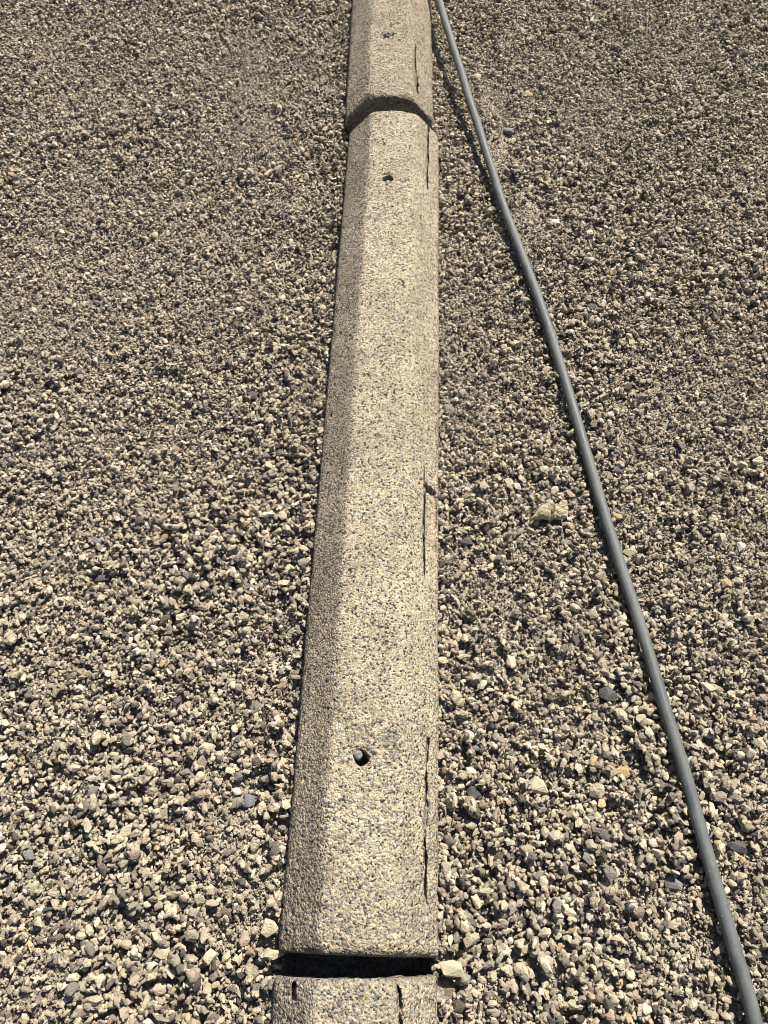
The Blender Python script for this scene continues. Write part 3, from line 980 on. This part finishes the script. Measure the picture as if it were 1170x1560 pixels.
def wear_mid(U, Sg):
    return 0.10 + 0.75 * (1 - sstep(0.0, 0.42, U)) + 0.25 * (1 - sstep(-0.10, -0.05, Sg)) + 0.2 * sstep(1.72, 1.81, U)


mid = make_block('mid', 1.816, 3, lambda x: 0.0019 if x < 0.8 else 0.0028, 0.0021,
                 [(0.262, -0.0075, 0.0108, 0.040, True), (1.565, -0.009, 0.0115, 0.035, True),
                  (0.270, 0.045, 0.012, 0.0034, False), (0.292, 0.035, 0.016, 0.0030, False), (0.296, -0.004, 0.012, 0.0030, False), (0.288, -0.026, 0.008, 0.003, False), (1.688, -0.022, 0.006, 0.005, False),
                  (0.70, -0.02, 0.005, 0.005, False), (0.47, 0.012, 0.006, 0.004, False)],
                 [(0.046, 0.31, 0.1145, 0.0036, 0.013), (0.060, 0.16, 0.1135, 0.0036, 0.010), (1.56, 1.815, 0.1005, 0.0036, 0.015), (0.56, 0.775, 0.1025, 0.0034, 0.018), (0.765, 0.815, 0.1005, 0.002, 0.006)],
                 [(0.555, 0.768, 0.102, 0.016)],
                 wear_mid, True, True,
                 'full length concrete wheel stop between the two joints with a broken right edge',
                 dark_fn=lambda U, Sg: 0.10 + 0.45 * (1 - sstep(-0.075, -0.045, Sg)) + 0.35 * (1 - sstep(0.0, 0.3, U)))  # darker tone on the left slope and towards the near end
make_pin(mid, -0.0115, 0.2655, 0.1035, 0.0070, 0.06, (0.12, -0.05), 0.3)
make_pin(mid, -0.006, 1.5615, 0.0965, 0.0072, 0.06, (0.25, 0.1), 1.0)

far = make_block('far', 1.81, 14, lambda x: 0.0030 if x < 0.75 else 0.02, 0.0026,
                 [(0.257, -0.012, 0.0085, 0.014, True), (0.266, -0.016, 0.014, 0.005, False), (0.262, 0.002, 0.010, 0.005, False), (0.324, 0.019, 0.006, 0.007, False), (0.30, 0.0, 0.012, 0.0035, False)],
                 [(0.10, 0.25, 0.0735, 0.0042, 0.013), (0.030, 0.125, 0.0790, 0.0050, 0.014)], [],
                 lambda U, Sg: 0.35 + 0.35 * (1 - sstep(0, 0.2, U)) + 0 * Sg, True, False,
                 'farther concrete wheel stop beyond the curved dark joint, running out of the top', dark_fn=lambda U, Sg: 0.75 + 0 * U)
make_pin(far, -0.010, 0.258, 0.0965, 0.0072, 0.05, (0.2, 0.1), 0.4)

near_stop = make_block('near', -1.81, 27, lambda x: 0.0019 if x > -0.14 else 0.02, 0.0021,
                       [(-0.26, 0.0, 0.0108, 0.035, True)],
                       [(-0.24, -0.003, 0.0655, 0.0062, 0.018), (-0.0275, -0.004, -0.096, 0.0065, 0.016)], [],
                       lambda U, Sg: 0.95 + 0 * Sg + 0 * U, False, True,
                       'nearest concrete wheel stop below the straight dark joint with coarse pebbles exposed')
make_pin(near_stop, 0.003, -0.258, 0.1, 0.007, 0.06, (0.1, 0.1), 0.2)


# ------------------------------------------------------------------ named stones on the gravel
def surf(x, y, r=0.006):
    i = int((x - hx0) / RES); j = int((y - hy0) / RES); w = max(1, int(r / RES))
    return float(H[j - w:j + w + 1, i - w:i + w + 1].mean())


NAMED_MATS = {}
LIFT = {1: 0.020, 2: -0.010, 3: 0.032, 4: 0.008}      # how far these rest above the bed, on other stones or against a block
for i, (x, y, a, b, c, turn, colour, name, label, cat) in enumerate(NAMED):
    if colour not in NAMED_MATS:
        NAMED_MATS[colour] = stone_material('single_stone', colour, 1.2)
    rounded = cat == 'pebble'
    me = stone_mesh(name, 900 + i, 26 if rounded else 13, (1, 1, 1), 0.12 if rounded else 0.025, 0.05)
    if rounded:
        for p in me.polygons: p.use_smooth = True
    ext = np.array([v.co[:] for v in me.vertices]); mx = np.abs(ext).max(0)
    o = mesh_obj(name, me, NAMED_MATS[colour])
    o.scale = (a / mx[0], b / mx[1], c / mx[2])
    o.location = (x, y, surf(x, y, min(a, b) * 0.8) + c * 0.45 + LIFT.get(i, 0.0))
    o.rotation_euler = (random.uniform(-.22, .22), random.uniform(-.22, .22), math.radians(turn))
    tag(o, label, cat, 'single stones that stand out in the gravel')


def make_chunk():
    """a thin jagged flake of broken concrete, higher at the back, with a notch and a crack across its top"""
    out = [(-0.034, -0.012), (-0.030, -0.006), (-0.0235, 0.001), (-0.0185, 0.009), (-0.010, 0.0135), (-0.002, 0.016), (0.004, 0.012),
           (0.010, 0.0105), (0.017, 0.0125), (0.0245, 0.019), (0.0305, 0.0185), (0.0295, 0.006), (0.0305, -0.004), (0.027, -0.012),
           (0.015, -0.0135), (0.008, -0.0125), (0.000, -0.0165), (-0.009, -0.0145), (-0.020, -0.0125)]
    n = 9
    bm = bmesh.new()
    top = []; bot = []
    m = []
    for k in range(len(out)):
        p, q = Vector(out[k]), Vector(out[(k + 1) % len(out)])
        m += [p, p.lerp(q, 0.33), p.lerp(q, 0.66)]
    cen = Vector((-0.001, -0.001))
    for ringi in range(n + 1):
        f = 1 - ringi / n
        rt, rb = [], []
        for k, p in enumerate(m):
            q = cen + (p - cen) * f
            nz = fbm(np.array([q.x * 90]), np.array([q.y * 90]), 3, 5)[0] * 0.013 + fbm(np.array([q.x * 330]), np.array([q.y * 330]), 8, 3)[0] * 0.006
            crack = -0.010 * math.exp(-((q.x - 0.002 - 0.35 * q.y) / 0.0022) ** 2)
            thick = 0.0125 * (1 - f ** 6 * 0.55) + 0.006 * sstep(-0.015, 0.015, q.y)
            rt.append(bm.verts.new((q.x + nz * 0.2, q.y, thick + nz + crack)))
            rb.append(bm.verts.new((q.x * 0.93, q.y * 0.9, 0.001 + nz * 0.5)))
        top.append(rt); bot.append(rb)
    K = len(m)
    for R_, flip in ((top, False), (bot, True)):
        for a_, b_ in zip(R_, R_[1:]):
            for k in range(K):
                f4 = (a_[k], a_[(k + 1) % K], b_[(k + 1) % K], b_[k])
                bm.faces.new(f4 if not flip else f4[::-1])
    for k in range(K):
        bm.faces.new((bot[0][k], bot[0][(k + 1) % K], top[0][(k + 1) % K], top[0][k]))
    bmesh.ops.remove_doubles(bm, verts=bm.verts[:], dist=0.00005)
    bmesh.ops.recalc_face_normals(bm, faces=bm.faces[:])
    me = bpy.data.meshes.new('concrete_chunk'); bm.to_mesh(me); bm.free()
    o = mesh_obj('concrete_chunk', me, stone_material('broken_concrete', (0.52, 0.45, 0.30), 90.0))
    o.location = (CHUNK[0], CHUNK[1] + 0.006, surf(*CHUNK, 0.02) + 0.009)
    o.scale = (1.12, 1.12, 1.2)
    o.rotation_euler = (math.radians(-9), math.radians(3), math.radians(2))
    tag(o, 'jagged tan flake of broken concrete lying on the gravel left of the pipe', 'concrete chunk')


make_chunk()

# ------------------------------------------------------------------ the grey pipe
PR = 0.0103
seg = 28
tang = np.gradient(pc, axis=0); tang /= np.linalg.norm(tang, axis=1)[:, None]
side = np.cross(tang, [0, 0, 1]); side /= np.linalg.norm(side, axis=1)[:, None]
upv = np.cross(side, tang)
ang = np.linspace(0, 2 * math.pi, seg + 1)
ring = pc[:, None, :] + PR * (np.cos(ang)[None, :, None] * side[:, None, :] + np.sin(ang)[None, :, None] * upv[:, None, :])
caps0 = pc[0][None, None, :] + np.zeros((1, seg + 1, 3)); caps1 = pc[-1][None, None, :] + np.zeros((1, seg + 1, 3))
pipe = mesh_obj('pipe', grid_mesh('pipe', np.concatenate([caps0, ring, caps1])), M_PIPE)
tag(pipe, 'long thin grey plastic pipe lying across the gravel right of the wheel stops', 'pipe')
